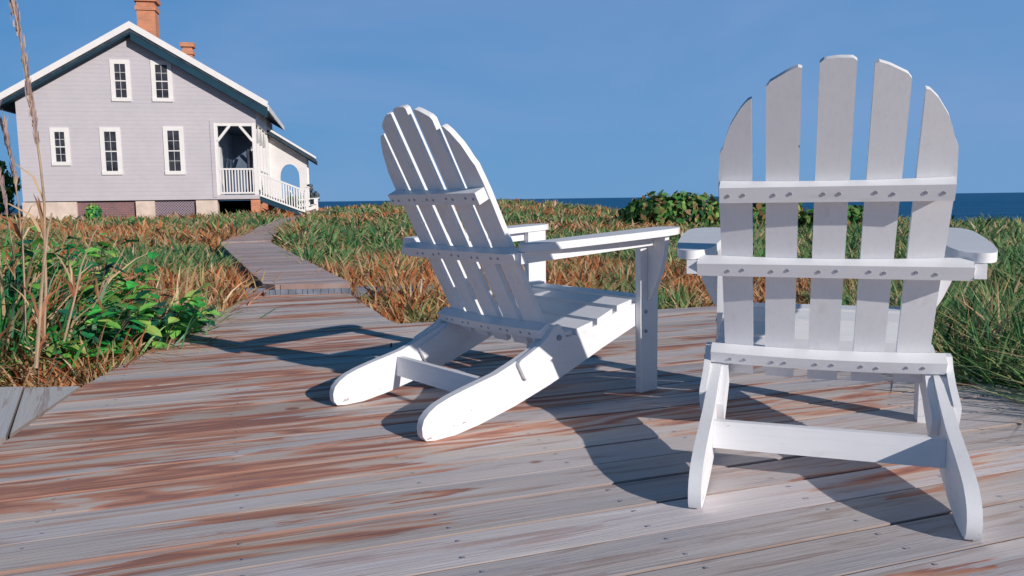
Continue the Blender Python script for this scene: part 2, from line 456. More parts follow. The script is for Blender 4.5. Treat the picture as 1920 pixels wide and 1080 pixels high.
# sea
def sea():
    m, nt, b = newmat('deep_blue_sea')
    co = objco(nt)
    n = noise(nt, mapping(nt, co, (0.012, 0.05, 1)), 1.0, 5, 0.6)
    nt.links.new(ramp(nt, n, [(0.35, (0.010, 0.115, 0.27)), (0.65, (0.025, 0.175, 0.37))]), b.inputs['Base Color'])
    b.inputs['Roughness'].default_value = 0.6
    b.inputs['Specular IOR Level'].default_value = 0.12
    bump(nt, b, noise(nt, mapping(nt, co, (0.15, 0.5, 1)), 1.0, 6, 0.7), 0.8, 1.0)
    bm = bmesh.new()
    S = 45000
    vs = [bm.verts.new(p) for p in ((-S, -S, -3.0), (S, -S, -3.0), (S, S, -3.0), (-S, S, -3.0))]
    bm.faces.new(vs)
    tag(finish('sea', bm, m), kind='structure')
    # surf lines
    fm, fnt, fb = newmat('sea_foam')
    fb.inputs['Base Color'].default_value = (0.75, 0.76, 0.76, 1); fb.inputs['Roughness'].default_value = 0.8
    bm = bmesh.new()
    rng = random.Random(3)
    for k, (a0, a1, rad, wd) in enumerate([(1.5, 4.6, 170, 5), (4.0, 9.5, 62, 1.2), (-4, 3, 230, 3)]):
        prev = None
        n = 60
        for i in range(n + 1):
            a = R(a0 + (a1 - a0) * i / n)
            ww = wd * (0.3 + 0.7 * math.sin(math.pi * i / n)) * (0.6 + 0.8 * rng.random())
            rr = rad + rng.uniform(-0.6, 0.6)
            p = [bm.verts.new((math.sin(a) * (rr + s * ww), math.cos(a) * (rr + s * ww), -2.98 + 0.06 * (s > 0))) for s in (-0.5, 0.5)]
            if prev: bm.faces.new([prev[0], p[0], p[1], prev[1]])
            prev = p
    o = finish('surf', bm, fm); tag(o, kind='structure')
sea()

# ------------------------------------------------------------------ boards
def scan(poly, v):
    xs = []
    n = len(poly)
    for i in range(n):
        (x0, y0), (x1, y1) = poly[i], poly[(i + 1) % n]
        if (y0 <= v < y1) or (y1 <= v < y0):
            xs.append(x0 + (v - y0) / (y1 - y0) * (x1 - x0))
    return sorted(xs)

def board_mesh(name, poly_w, ang, bw, gap, mat, thick=0.04, seed=1, top=0.0, nails=True, rustf=None):
    """deck of boards running along direction 'ang' (radians from +X), clipped to the outline"""
    ca, sa = math.cos(ang), math.sin(ang)
    poly = [(x * ca + y * sa, -x * sa + y * ca) for x, y in poly_w]
    rng = random.Random(seed)
    bm = bmesh.new()
    layer = bm.loops.layers.float_color.new('tone')
    v0 = min(p[1] for p in poly); v1 = max(p[1] for p in poly)
    v = v0
    nails_pts = []
    while v < v1 - 0.02:
        a, b_ = v, min(v + bw, v1 - 1e-4)
        A = scan(poly, a + 0.001); B = scan(poly, b_ - 0.001)
        if len(A) != len(B): A = B = scan(poly, (a + b_) / 2)
        for i in range(0, len(A) - 1, 2):
            lo, hi = min(A[i], B[i]), max(A[i + 1], B[i + 1])
            # butt joints
            cuts = [0.0, 1.0]
            if hi - lo > 3.2 and rng.random() < 0.12: cuts = [0.0, rng.uniform(0.25, 0.75), 1.0]
            for c0, c1 in zip(cuts[:-1], cuts[1:]):
                ua0 = A[i] + (A[i + 1] - A[i]) * c0; ua1 = A[i] + (A[i + 1] - A[i]) * c1 - (0.003 if c1 < 1 else 0)
                ub0 = B[i] + (B[i + 1] - B[i]) * c0; ub1 = B[i] + (B[i + 1] - B[i]) * c1 - (0.003 if c1 < 1 else 0)
                dz = rng.uniform(-0.0025, 0.0015) + top
                tl = rng.uniform(-0.0015, 0.0015)
                cup = rng.uniform(-0.001, 0.002)
                ch = 0.002
                e0, e1 = rng.uniform(-0.004, 0.004), rng.uniform(-0.004, 0.004)
                prof = [(a, -thick), (a, -ch), (a + ch * 0.4, -ch * 0.25), (a + ch * 1.3, 0), ((a + b_) / 2, -cup), (b_ - ch * 1.3, 0), (b_ - ch * 0.4, -ch * 0.25), (b_, -ch), (b_, -thick)]
                tone = (rng.random(), rng.random(), rng.random(), 1)
                nseg = max(1, int((max(ua1, ub1) - min(ua0, ub0)) / 0.5))
                rings = []
                for s in range(nseg + 1):
                    ring = []
                    wob = rng.uniform(-0.0012, 0.0012)
                    for (pv, pz) in prof:
                        t = (pv - a) / (b_ - a)
                        u0 = ua0 + (ub0 - ua0) * t + e0; u1 = ua1 + (ub1 - ua1) * t + e1
                        ring.append(bm.verts.new((u0 + (u1 - u0) * s / nseg, pv + wob, pz + dz + tl * (t - 0.5))))
                    rings.append(ring)
                fs = [bm.faces.new(rings[0]), bm.faces.new(rings[-1][::-1])]
                for r0, r1 in zip(rings[:-1], rings[1:]):
                    for k in range(len(prof)):
                        kk = (k + 1) % len(prof)
                        fs.append(bm.faces.new([r0[k], r0[kk], r1[kk], r1[k]]))
                for f in fs:
                    for l in f.loops: l[layer] = tone
                if nails:
                    k0 = math.ceil(max(ua0, ub0) / 0.41)
                    while k0 * 0.41 < min(ua1, ub1) - 0.02:
                        for tv in (0.22, 0.78):
                            nails_pts.append((k0 * 0.41 + rng.uniform(-.012, .012), a + bw * tv + rng.uniform(-.006, .006), top + 0.0012))
                        k0 += 1
        v += bw + gap
    for (nx, ny, nz) in nails_pts:
        r = 0.0042
        ring = [bm.verts.new((nx + r * math.cos(q), ny + r * math.sin(q), nz)) for q in (0, 1.05, 2.1, 3.14, 4.19, 5.24)]
        f = bm.faces.new(ring); f.material_index = 1
    bmesh.ops.recalc_face_normals(bm, faces=bm.faces)
    for f in bm.faces:
        if f.material_index == 1 and f.normal.z < 0: f.normal_flip()
    me = bpy.data.meshes.new(name); bm.to_mesh(me); bm.free()
    me.materials.append(mat); me.materials.append(M_screw)
    o = mesh_obj(name, me)
    o.rotation_euler = (0, 0, ang)
    return o

ANG = R(90 - 70.3)
deck_poly = [(-1.05, 0.2), (-1.50, 2.25), (-1.66, 3.05), (-1.80, 4.3), (-1.97, 6.05), (-1.25, 6.03), (-0.69, 4.50), (-0.60, 4.40), (1.30, 5.06),
             (1.38, 4.6), (1.70, 3.12), (1.80, 2.70), (2.25, 0.6), (2.4, -0.9), (-0.9, -2.2)]
tag(board_mesh('deck', deck_poly, ANG, 0.138, 0.006, M_deck, seed=11), kind='structure')
# solid near-black block standing in for joists and shade under the deck
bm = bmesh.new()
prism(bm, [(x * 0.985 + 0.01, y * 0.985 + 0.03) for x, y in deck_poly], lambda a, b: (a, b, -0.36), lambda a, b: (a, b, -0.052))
tag(finish('deck_frame_void', bm, M_dark), kind='structure')

# walkway rising one step above the deck, then bending away to the house
WZ = 0.08
walk1 = [(-1.855, 5.93), (-1.225, 6.0), (-3.79, 12.46), (-4.39, 12.0)]
walk2 = [(-4.39, 12.02), (-3.78, 12.48), (-5.3, 18.2), (-6.5, 24.2), (-8.6, 35.0), (-9.4, 34.8), (-7.3, 24.2), (-6.2, 19.6)]
wdir = math.atan2(6.2, -2.5) - math.pi / 2
tag(board_mesh('path', walk1, wdir, 0.14, 0.008, M_walk, seed=21, top=WZ, nails=False), kind='structure')
tag(board_mesh('path', walk2, R(12), 0.14, 0.008, M_walk, seed=22, top=WZ + 0.02, nails=False), kind='structure')
bm = bmesh.new()
# riser made of short upright boards, long kick beam, side stringers
x0, x1 = -1.86, -1.22
k = 0
rng = random.Random(4)
xx = x0
while xx < x1:
    ww = rng.uniform(0.035, 0.06)
    t0 = (xx - x0) / (x1 - x0); t1 = (min(xx + ww, x1) - x0) / (x1 - x0)
    ya, yb = 5.925 + 0.07 * t0, 5.925 + 0.07 * t1
    dy = rng.uniform(0.0, 0.008)
    prism(bm, [(xx, ya - dy), (min(xx + ww, x1) - 0.004, yb - dy), (min(xx + ww, x1) - 0.004, yb + 0.02), (xx, ya + 0.02)],
          lambda a, b: (a, b, -0.03), lambda a, b: (a, b, WZ - 0.042))
    xx += ww
beam(bm, (-2.15, 5.97, 0.012), (-1.87, 6.0, 0.012), 0.05, 0.07)
beam(bm, (-1.20, 6.07, 0.0), (-0.60, 6.13, -0.005), 0.05, 0.075)
for a, b in (((-1.845, 5.95), (-4.37, 11.97)), ((-1.25, 6.02), (-3.80, 12.42))):
    beam(bm, (a[0], a[1], -0.06), (b[0], b[1], -0.06), 0.04, 0.19)
tag(finish('path_edge', bm, M_fascia), kind='structure')
# bleached ramp at the left
ramp_poly = [(-1.70, 3.06), (-1.53, 2.22), (-1.9, 0.9), (-3.4, 1.2), (-3.6, 3.02)]
tag(board_mesh('ramp', ramp_poly, R(118), 0.19, 0.006, M_ramp, seed=31, top=-0.012, nails=False), kind='structure')
# far walkway seen as a pale strip
tag(board_mesh('path', [(-8.4, 33.2), (-8.3, 32.4), (-3.6, 31.0), (-3.7, 31.6)], R(-15), 0.14, 0.01, M_walk, seed=33, top=0.33, nails=False), kind='structure')

# ------------------------------------------------------------------ chairs
YB, ZB, YT, ZT = 0.477, 0.268, 0.113, 0.981
LB = math.hypot(YT - YB, ZT - ZB)
DY, DZ = (YT - YB) / LB, (ZT - ZB) / LB
NY, NZ = DZ, -DY                                   # towards the sitter
def bp(x, t, n=0.0):                                # point in the back's own plane
    return (x, YB + DY * t + NY * n, ZB + DZ * t + NZ * n)
TOPX = [0, .035, .072, .10, .142, .172, .20, .225, .240, .250, .256]
TOPT = [.800, .797, .788, .777, .752, .728, .697, .655, .612, .56, .50]
def bow(x): return 0.010 * (x / 0.25) ** 2
def interp(x, X, Y): return float(np.interp(x, X, Y))

ST_TOP = [(-.014, .045), (-.006, .068), (.012, .086), (.04, .103), (.08, .117), (.137, .132), (.259, .160), (.345, .191), (.42, .222), (.488, .256)]
ST_BOT = [(.975, .272), (.891, .240), (.727, .183), (.587, .130), (.479, .092), (.332, .048), (.194, .016), (.10, .001), (.03, 0.0), (.0, .004), (-.012, .02)]
SEAT = [(.488, .256), (.60, .262), (.70, .285), (.80, .322), (.89, .340), (.985, .345)]
def seat_top(y): return interp(y, [p[0] for p in SEAT], [p[1] for p in SEAT])

def make_chair(loc, deg, label):
    root = empty('adirondack_chair', loc, R(deg))
    tag(root, label, 'chair', 'white wooden lounge chairs standing on the deck')
    W = M_white
    for s in (-1, 1):
        # side rail with the rounded foot at the back
        pts = ST_TOP + [(y, z - 0.020) for y, z in SEAT[1:]] + [(.985, .30)] + ST_BOT
        bm = bmesh.new()
        prism(bm, pts, lambda a, b: (s * .258, a, b), lambda a, b: (s * .286, a, b))
        rail = finish('side_rail', bm, W, root, 0.003)
        # short brace boards, one each side of the rail, rounded lower end
        br = [(.512, .288), (.484, .284), (.462, .256), (.42, .228), (.345, .194), (.338, .186), (.340, .178), (.364, .132), (.372, .128), (.38, .130), (.46, .172), (.515, .205), (.540, .245)]
        for (xa, xb, nm) in ((.2865, .303, 'outer'), (.240, .2575, 'inner')):
            bm = bmesh.new()
            prism(bm, br if nm == 'outer' else [(y - 0.01, z - 0.026) for y, z in br], lambda a, b: (s * xa, a, b), lambda a, b: (s * xb, a, b))
            finish('back_brace', bm, W, root, 0.003)
        # front leg
        bm = bmesh.new()
        prism(bm, [(.897, 0), (.985, 0), (.985, .562), (.890, .5585)], lambda a, b: (s * .287, a, b), lambda a, b: (s * .311, a, b))
        leg = finish('front_leg', bm, W, root, 0.003)
        for z in (.20, .27):
            bm = bmesh.new()
            bmesh.ops.create_cone(bm, cap_ends=True, segments=12, radius1=.007, radius2=.006, depth=.005,
                                  matrix=Matrix.Translation((s * .313, .92, z + .02)) @ Matrix.Rotation(R(90), 4, 'Y'))
            finish('bolt', bm, M_screw, leg)
        # curved bracket under the arm
        bm = bmesh.new()
        br2 = [(.312, .330), (.318, .331), (.345, .38), (.366, .43), (.380, .48), (.387, .52), (.389, .560), (.312, .560)]
        prism(bm, br2, lambda a, b: (s * a, .928, b), lambda a, b: (s * a, .950, b))
        finish('arm_bracket', bm, W, root, 0.003)
        # arm support beam
        bm = bmesh.new()
        prism(bm, [(.322, .497), (.88, .524), (.965, .528), (.965, .5610), (.322, .5315)], lambda a, b: (s * .3115, a, b), lambda a, b: (s * .337, a, b))
        finish('arm_support', bm, W, root, 0.0035)
        # arm
        out = [(.298, .350), (.312, .334), (.330, .328), (.348, .334), (.360, .352), (.374, .41), (.388, .52), (.400, .66), (.408, .80), (.411, .91), (.405, .97), (.390, 1.005), (.365, 1.024),
               (.330, 1.028), (.302, 1.016), (.287, .990), (.281, .93), (.278, .62), (.280, .44), (.287, .38)]
        zt = lambda y: .533 + .030 * (y - .325) / .64
        bm = bmesh.new()
        prism(bm, out, lambda a, b: (s * a, b, zt(b)), lambda a, b: (s * a, b, zt(b) + .023))
        finish('armrest', bm, W, root, 0.005)
        bm = bmesh.new()
        bmesh.ops.create_cone(bm, cap_ends=True, segments=14, radius1=.010, radius2=.009, depth=.006,
                              matrix=Matrix.Translation((s * .305, .506, .246)) @ Matrix.Rotation(R(90), 4, 'Y'))
        finish('bolt', bm, M_screw, rail)
    # stretcher
    bm = bmesh.new()
    prism(bm, [(.235, .072), (.255, .072), (.262, .139), (.240, .139)], lambda a, b: (-.2575, a, b), lambda a, b: (.2575, a, b))
    finish('stretcher', bm, W, root, 0.003)
    # seat slats
    for i in range(5):
        y0 = .505 + i * .0975; y1 = y0 + .075
        za, zb = seat_top(y0), seat_top(y1)
        bm = bmesh.new()
        xw = .286
        prism(bm, [(y0, za - .0195), (y1, zb - .0195), (y1, zb), (y0, za)], lambda a, b: (-xw, a, b), lambda a, b: (xw, a, b))
        finish('seat_slat', bm, W, root, 0.004)
    # back slats
    for (xa, xb) in ((-.251, -.177), (-.146, -.072), (-.037, .037), (.072, .145), (.174, .250)):
        n = 9
        top = []
        for i in range(n + 1):
            x = xb + (xa - xb) * i / n
            e = min(abs(x - xa), abs(xb - x))
            rr = 0.006 * max(0, 1 - e / 0.006) ** 2
            top.append((x, interp(abs(x), TOPX, TOPT) - rr))
        if abs(xa) > .15 or abs(xb) > .15:            # outer slats: extra points down the curved side
            outx = -1 if xa < 0 else 1
            side = [(outx * xx, tt) for xx, tt in ((.250, .585), (.2535, .54), (.256, .50), (.254, .40))]
            if outx > 0: pts = [(xa, -.075), (xb, -.075), (.251, .2)] + side[::-1] + top[1:]
            else: pts = [(xa, -.075), (xb, -.075)] + top[:-1] + side + [(-.252, .2)]
        else:
            pts = [(xa, -.075), (xb, -.075)] + top
        xm = (xa + xb) / 2
        bm = bmesh.new()
        prism(bm, pts, lambda a, b: bp(a, b, bow(a)), lambda a, b: bp(a, b, bow(a) + .019))
        finish('back_slat', bm, W, root, 0.003)
    # three cross rails with screws
    scr = None
    for (t0, t1, hw_, th, rear) in ((.474, .514, .250, .030, 0), (.268, .304, .3105, .032, 0), (-.010, .024, .2855, .042, .010)):
        n = 12
        pts = []
        for i in range(n + 1):
            x = -hw_ + 2 * hw_ * i / n
            pts.append((x, bow(min(abs(x), .27) * (1 if x > 0 else -1)) - .0008))
        outer = []
        for i in range(n + 1):
            x = hw_ - 2 * hw_ * i / n
            outer.append((x, -th + (rear * (x / hw_) ** 2)))
        bm = bmesh.new()
        prism(bm, pts + outer, lambda a, b: bp(a, t0, b), lambda a, b: bp(a, t1, b))
        rail = finish('back_rail', bm, W, root, 0.003)
        for xs in (-.232, -.196, -.127, -.092, -.018, .018, .090, .125, .192, .230):
            if scr is None:
                bm = bmesh.new()
                bmesh.ops.create_cone(bm, cap_ends=True, segments=10, radius1=.0048, radius2=.0042, depth=.0018)
                so_ = finish('screw', bm, M_screw, rail); scr = so_.data
            else:
                so_ = mesh_obj('screw', scr, None, rail)
            p = bp(xs + random.uniform(-.003, .003), (t0 + t1) / 2 + random.uniform(-.003, .003), -th + rear * (xs / hw_) ** 2 - .0008)
            so_.location = p
            so_.rotation_euler = (R(90) + math.atan2(-DY, DZ), 0, 0)
    return root
make_chair((-0.434, 2.444, 0), -50.36, 'white slatted wooden deck chair turned side-on, nearer the house, its back slats in shade')
make_chair((0.657, 1.613, 0), -19.68, 'white slatted wooden deck chair seen squarely from behind, nearest the camera and facing the sea')

# ------------------------------------------------------------------ house
HC = (-19.613, 32.199); HA = R(12.1)
house = empty('wooden_house', (HC[0], HC[1], 0), -HA if False else 0)
house.rotation_euler = (0, 0, math.atan2(-math.sin(-R(12.1)), math.cos(R(12.1))))
tag(house, 'two storey grey clapboard beach house on brick piers with white framed windows and corner porch', 'house')
HWd, HD, ZF = 9.10, 9.0, 0.84
def hroofz(x):                                     # roof underside line
    return 4.82 + (7.50 - 4.82) * (1 - abs(x - 4.5) / 4.6)
PX0, PZ0, PZ1, PD = 7.42, 1.02, 4.02, 5.8
bm = bmesh.new()
# front wall with the porch opening cut out
pts = [(0, ZF), (HWd, ZF), (HWd, PZ0), (PX0, PZ0), (PX0, PZ1), (HWd, PZ1), (HWd, hroofz(HWd)), (4.5, 7.5), (0, hroofz(0))]
prism(bm, pts, lambda a, b: (a, 0, b), lambda a, b: (a, 0.16, b))
finish('wall', bm, M_siding, house)
bm = bmesh.new()
box(bm, 0, .16, .16, HD, ZF, 4.8)
box(bm, .16, HWd - .01, HD - .16, HD, ZF, 4.8)
finish('wall', bm, M_siding, house)
bm = bmesh.new()                                   # right side wall
box(bm, HWd - .16, HWd, PD, HD, ZF, 4.78)
box(bm, HWd - .16, HWd, .163, PD, PZ1, 4.78)
finish('wall', bm, M_side, house)
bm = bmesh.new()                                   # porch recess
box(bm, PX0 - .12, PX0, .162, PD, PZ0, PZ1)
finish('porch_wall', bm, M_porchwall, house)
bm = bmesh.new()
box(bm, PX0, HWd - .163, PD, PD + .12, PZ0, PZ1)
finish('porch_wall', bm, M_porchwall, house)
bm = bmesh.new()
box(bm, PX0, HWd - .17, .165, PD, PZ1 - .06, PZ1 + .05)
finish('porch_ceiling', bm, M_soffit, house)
bm = bmesh.new()
box(bm, PX0 - .1, HWd + .0, .165, PD, ZF, PZ0 - .02)
finish('porch_floor', bm, M_chair_cloth, house)
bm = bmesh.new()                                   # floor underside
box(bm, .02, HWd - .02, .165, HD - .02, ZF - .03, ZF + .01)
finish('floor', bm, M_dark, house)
bm = bmesh.new(); box(bm, PX0 + 0.0, PX0 + .03, 1.1, 1.95, PZ0, 3.1); finish('door', bm, M_trim, house)
bm = bmesh.new(); box(bm, 8.1, 8.75, PD - .05, PD - .01, 2.2, 3.3); wn = finish('window', bm, M_trim, house)
bm = bmesh.new(); box(bm, 8.2, 8.65, PD - .065, PD - .053, 2.3, 3.2); finish('pane', bm, M_glass, wn)

# roof
ov, th = 0.45, 0.13
def roof_slab(sgn):
    bm = bmesh.new()
    xe = 4.5 + sgn * 5.15
    ze = 7.52 - 5.15 * (7.5 - 4.82) / 4.6
    sec = [(4.5, 7.52), (xe, ze), (xe, ze + th), (4.5, 7.52 + th + .02)]
    prism(bm, sec, lambda a, b: (a, -ov, b), lambda a, b: (a, HD + .4, b))
    r = finish('roof', bm, M_roof, house)
    bm = bmesh.new()                               # white rake board along the gable
    sec = [(4.5, 7.66), (xe - sgn * .02, ze + .10), (xe + sgn * .03, ze + .33), (4.5, 7.66 + .27)]
    prism(bm, sec, lambda a, b: (a, -ov - .05, b), lambda a, b: (a, -ov + .0, b))
    finish('rake_board', bm, M_trim, r)
    bm = bmesh.new()
    sec = [(4.5, 7.66), (xe, ze + .13), (xe, ze + .22), (4.5, 7.75)]
    prism(bm, sec, lambda a, b: (a, -ov + .003, b), lambda a, b: (a, HD + .4, b))
    finish('roof_covering', bm, M_roof, r)
    bm = bmesh.new()                               # dark soffit; extra depth on the right stands in for eave shadow
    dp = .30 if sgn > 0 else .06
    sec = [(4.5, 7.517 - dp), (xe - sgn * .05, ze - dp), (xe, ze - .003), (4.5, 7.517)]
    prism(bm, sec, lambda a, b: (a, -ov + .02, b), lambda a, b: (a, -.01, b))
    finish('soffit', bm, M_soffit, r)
    bm = bmesh.new()                               # eave fascia
    box(bm, min(xe, xe + sgn * .04), max(xe, xe + sgn * .04), -ov, HD + .4, ze - .03, ze + .20)
    finish('eave_board', bm, M_trim, r)
    return r
rl, rr_ = roof_slab(-1), roof_slab(1)
def chimney(x, y, z0, z1, wd, par):
    bm = bmesh.new()
    box(bm, x - wd / 2, x + wd / 2, y - wd / 2, y + wd / 2, z0, z1 - .55)
    box(bm, x - wd / 2 - .05, x + wd / 2 + .05, y - wd / 2 - .05, y + wd / 2 + .05, z1 - .549, z1 - .38)
    box(bm, x - wd / 2 - .0, x + wd / 2 + .0, y - wd / 2 - .0, y + wd / 2 + .0, z1 - .379, z1 - .2)
    box(bm, x - wd / 2 - .09, x + wd / 2 + .09, y - wd / 2 - .09, y + wd / 2 + .09, z1 - .199, z1)
    finish('chimney', bm, M_brick, par, .012)
chimney(4.93, .9, 7.0, 9.15, .70, rr_)
chimney(5.50, 6.6, 6.8, 8.42, .44, rr_)

def window(x0, x1, z0, z1):
    fr = .17
    bm = bmesh.new()
    box(bm, x0, x1, -.035, .0, z1 - fr, z1); box(bm, x0, x1, -.06, .0, z0, z0 + fr * .9)
    box(bm, x0, x0 + fr, -.033, .0, z0 + fr * .9, z1 - fr); box(bm, x1 - fr, x1, -.033, .0, z0 + fr * .9, z1 - fr)
    w_ = finish('window', bm, M_trim, house)
    bm = bmesh.new(); box(bm, x0 + fr, x1 - fr, -.012, -.002, z0 + fr * .9, z1 - fr); finish('pane', bm, M_glass, w_)
    bm = bmesh.new()
    xm = (x0 + x1) / 2; a, b = z0 + fr * .9, z1 - fr
    box(bm, x0 + fr, x1 - fr, -.028, -.013, (a + b) / 2 - .022, (a + b) / 2 + .022)
    for q in (.25, .75): box(bm, x0 + fr, x1 - fr, -.022, -.013, a + (b - a) * q - .007, a + (b - a) * q + .007)
    box(bm, xm - .007, xm + .007, -.025, -.0135, a, b)
    finish('sash', bm, M_trim, w_)
for wd_ in ((1.17, 1.87, 2.27, 3.78), (3.01, 3.79, 1.89, 3.80), (5.42, 6.21, 1.88, 3.85), (3.56, 4.31, 4.84, 6.50), (5.10, 5.90, 4.85, 6.50)):
    window(*wd_)

# corner porch: post, braces, railing
bm = bmesh.new()
box(bm, HWd - .17, HWd - .01, -.0, .155, PZ0, PZ1)
finish('post', bm, M_trim, house, .01)
bm = bmesh.new()
box(bm, PX0 - .0, PX0 + .13, .01, .15, PZ0, PZ1)
finish('post', bm, M_trim, house, .01)
for yy in (1.35, 2.85, 4.35, 5.65):
    bm = bmesh.new(); box(bm, HWd - .15, HWd - .02, yy, yy + .13, PZ0, PZ1); finish('post', bm, M_trim, house, .01)
bm = bmesh.new()
box(bm, PX0 + .13, HWd - .17, .01, .13, PZ1 - .13, PZ1 - .003)
beam(bm, (PX0 + .12, .05, PZ1 - .75), (PX0 + .62, .05, PZ1 - .12), .10, .13, (0, 1, 0))
beam(bm, (HWd - .16, .05, PZ1 - .75), (HWd - .66, .05, PZ1 - .12), .10, .13, (0, 1, 0))
beam(bm, (HWd - .08, .16, PZ1 - .7), (HWd - .08, .66, PZ1 - .12), .10, .12, (1, 0, 0))
for yy in (1.35, 2.85, 4.35): beam(bm, (HWd - .08, yy - .01, PZ1 - .7), (HWd - .08, yy - .5, PZ1 - .12), .10, .12, (1, 0, 0)); beam(bm, (HWd - .08, yy + .14, PZ1 - .7), (HWd - .08, yy + .63, PZ1 - .12), .10, .12, (1, 0, 0))
finish('porch_brace', bm, M_trim, house)
def railing(p0, p1, h, nb, name='railing', bot=.08):
    bm = bmesh.new()
    p0, p1 = Vector(p0), Vector(p1)
    up = Vector((0, 0, 1))
    beam(bm, p0 + up * h, p1 + up * h, .08, .07)
    beam(bm, p0 + up * bot, p1 + up * bot, .06, .07)
    for i in range(nb):
        q = p0.lerp(p1, (i + .5) / nb)
        beam(bm, q + up * (bot + .03), q + up * (h - .03), .045, .045, (0, 1, 0))
    return finish(name, bm, M_trim, house)
railing((PX0 + .1, .04, 1.02), (HWd - .15, .04, 1.02), 1.08, 12)
for yy in (1.5, 3.0, 4.5): railing((HWd - .07, yy, 1.02), (HWd - .07, yy + 1.3, 1.02), 1.05, 9)
# stairs down to the right
bm = bmesh.new()
SX0, SX1 = HWd, 11.05
for i in range(5):
    xa = SX0 + .02 + i * .38
    box(bm, xa, xa + .40, .35, 1.45, .80 - i * .15, .84 - i * .15)
for yy in (.30, 1.46):
    beam(bm, (SX0 + .0, yy, .86), (SX1, yy, .10), .05, .24)
finish('stairs', bm, M_soffit, house)
bm = bmesh.new()
for yy in (.26, 1.52):
    box(bm, SX1 - .06, SX1 + .08, yy - .07, yy + .07, .02, 1.30)
    box(bm, SX1 - .09, SX1 + .11, yy - .10, yy + .10, 1.30, 1.35)
finish('newel_post', bm, M_trim, house)
railing((SX0 + .02, .26, .92), (SX1 - .05, .26, .16), 1.0, 18)
railing((SX0 + .02, 1.52, .92), (SX1 - .05, 1.52, .16), 1.0, 16)
# low side wing with arched porch opening
bm = bmesh.new()
WX, WY, W1 = 9.103, 6.0, 11.0
arc = [(10.52, ZF), (10.52, 1.9)] + [(10.06 + .46 * math.cos(R(a)), 1.95 + .62 * math.sin(R(a))) for a in range(0, 181, 20)] + [(9.60, 1.9), (9.60, ZF)]
prism(bm, [(WX, .7), (WX, 4.0), (W1 - .1, 2.85), (W1 - .1, .7), (10.55, .7)] + arc + [(9.57, .7)], lambda a, b: (a, WY, b), lambda a, b: (a, WY + .12, b))
finish('wall', bm, M_side, house)
bm = bmesh.new()
prism(bm, [(WX, 4.02), (11.35, 2.62), (11.35, 2.80), (WX, 4.22)], lambda a, b: (a, WY - .45, b), lambda a, b: (a, HD, b))
wr_ = finish('roof', bm, M_roof, house)
bm = bmesh.new()
prism(bm, [(WX, 4.225), (11.38, 2.80), (11.38, 2.90), (WX, 4.34)], lambda a, b: (a, WY - .49, b), lambda a, b: (a, WY - .40, b))
finish('rake_board', bm, M_trim, wr_)
bm = bmesh.new()
box(bm, WX, W1, WY, HD, .62, .84); box(bm, W1 - .22, W1 - .02, WY + .125, WY + .32, .84, 2.85)
finish('porch_floor', bm, M_trim, house)
# foundation piers and infill
bm = bmesh.new()
for (a, b, d0, d1) in ((-.05, 1.95, .02, .5), (4.20, 4.92, 0.0, .5), (6.55, 7.40, .0, .5), (0, .5, 4, 4.5), (0, .5, 8, 8.5)):
    bm2 = bmesh.new(); box(bm2, a, b, d0, d1, -.4, ZF - .035); finish('pier', bm2, M_plaster, house, .05)
bm.free()
for (a, b, d0, d1) in ((8.75, 9.12, .05, .5), (8.7, 9.08, 4, 4.4), (8.7, 9.08, 8, 8.4), (10.6, 10.9, 6.1, 6.4), (4.3, 4.8, 8.2, 8.6)):
    bm2 = bmesh.new(); box(bm2, a, b, d0, d1, -.4, ZF - .035 if b < 10 else .618); finish('pier', bm2, M_brick, house, .03)
bm = bmesh.new(); box(bm, 1.96, 4.19, .16, .26, -.4, ZF - .04); finish('infill_panel', bm, M_brick2, house)
bm = bmesh.new(); box(bm, 4.93, 6.54, .16, .26, -.4, ZF - .04); finish('lattice_panel', bm, M_lattice, house)
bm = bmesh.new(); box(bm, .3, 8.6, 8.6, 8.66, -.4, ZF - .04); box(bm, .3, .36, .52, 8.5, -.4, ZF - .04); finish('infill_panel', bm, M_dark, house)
# sloping corner boards
bm = bmesh.new(); box(bm, PX0 - .16, PX0 - .01, -.028, -.001, PZ0 - .1, PZ1 + .1); finish('corner_board', bm, M_siding, house)

# white garden bench by the walkway
bench = empty('garden_bench', (-9.35, 36.2, 0.05), R(18))
tag(bench, 'small white reclining garden seat beside the walkway right of the house stairs', 'bench')
bm = bmesh.new()
for i in range(6):
    y = -.45 + i * .17
    beam(bm, (-.62, y, 1.15), (-.28, y, .42), .13, .04, (1, 0, 0))
finish('backrest', bm, M_trim, bench)
bm = bmesh.new()
for i in range(5): box(bm, -.25 + i * .17, -.11 + i * .17, -.52, .52, .40 + i * .025, .44 + i * .025)
finish('seat', bm, M_trim, bench)
for y in (-.56, .56):
    bm = bmesh.new(); beam(bm, (-.45, y, .72), (.62, y, .80), .12, .04); finish('armrest', bm, M_trim, bench)
    bm = bmesh.new(); beam(bm, (.52, y, -.1), (.52, y, .78), .08, .07, (0, 1, 0)); finish('leg', bm, M_trim, bench)
    bm = bmesh.new(); beam(bm, (-.62, y, .0), (.55, y, .46), .05, .14); finish('side_rail', bm, M_trim, bench)

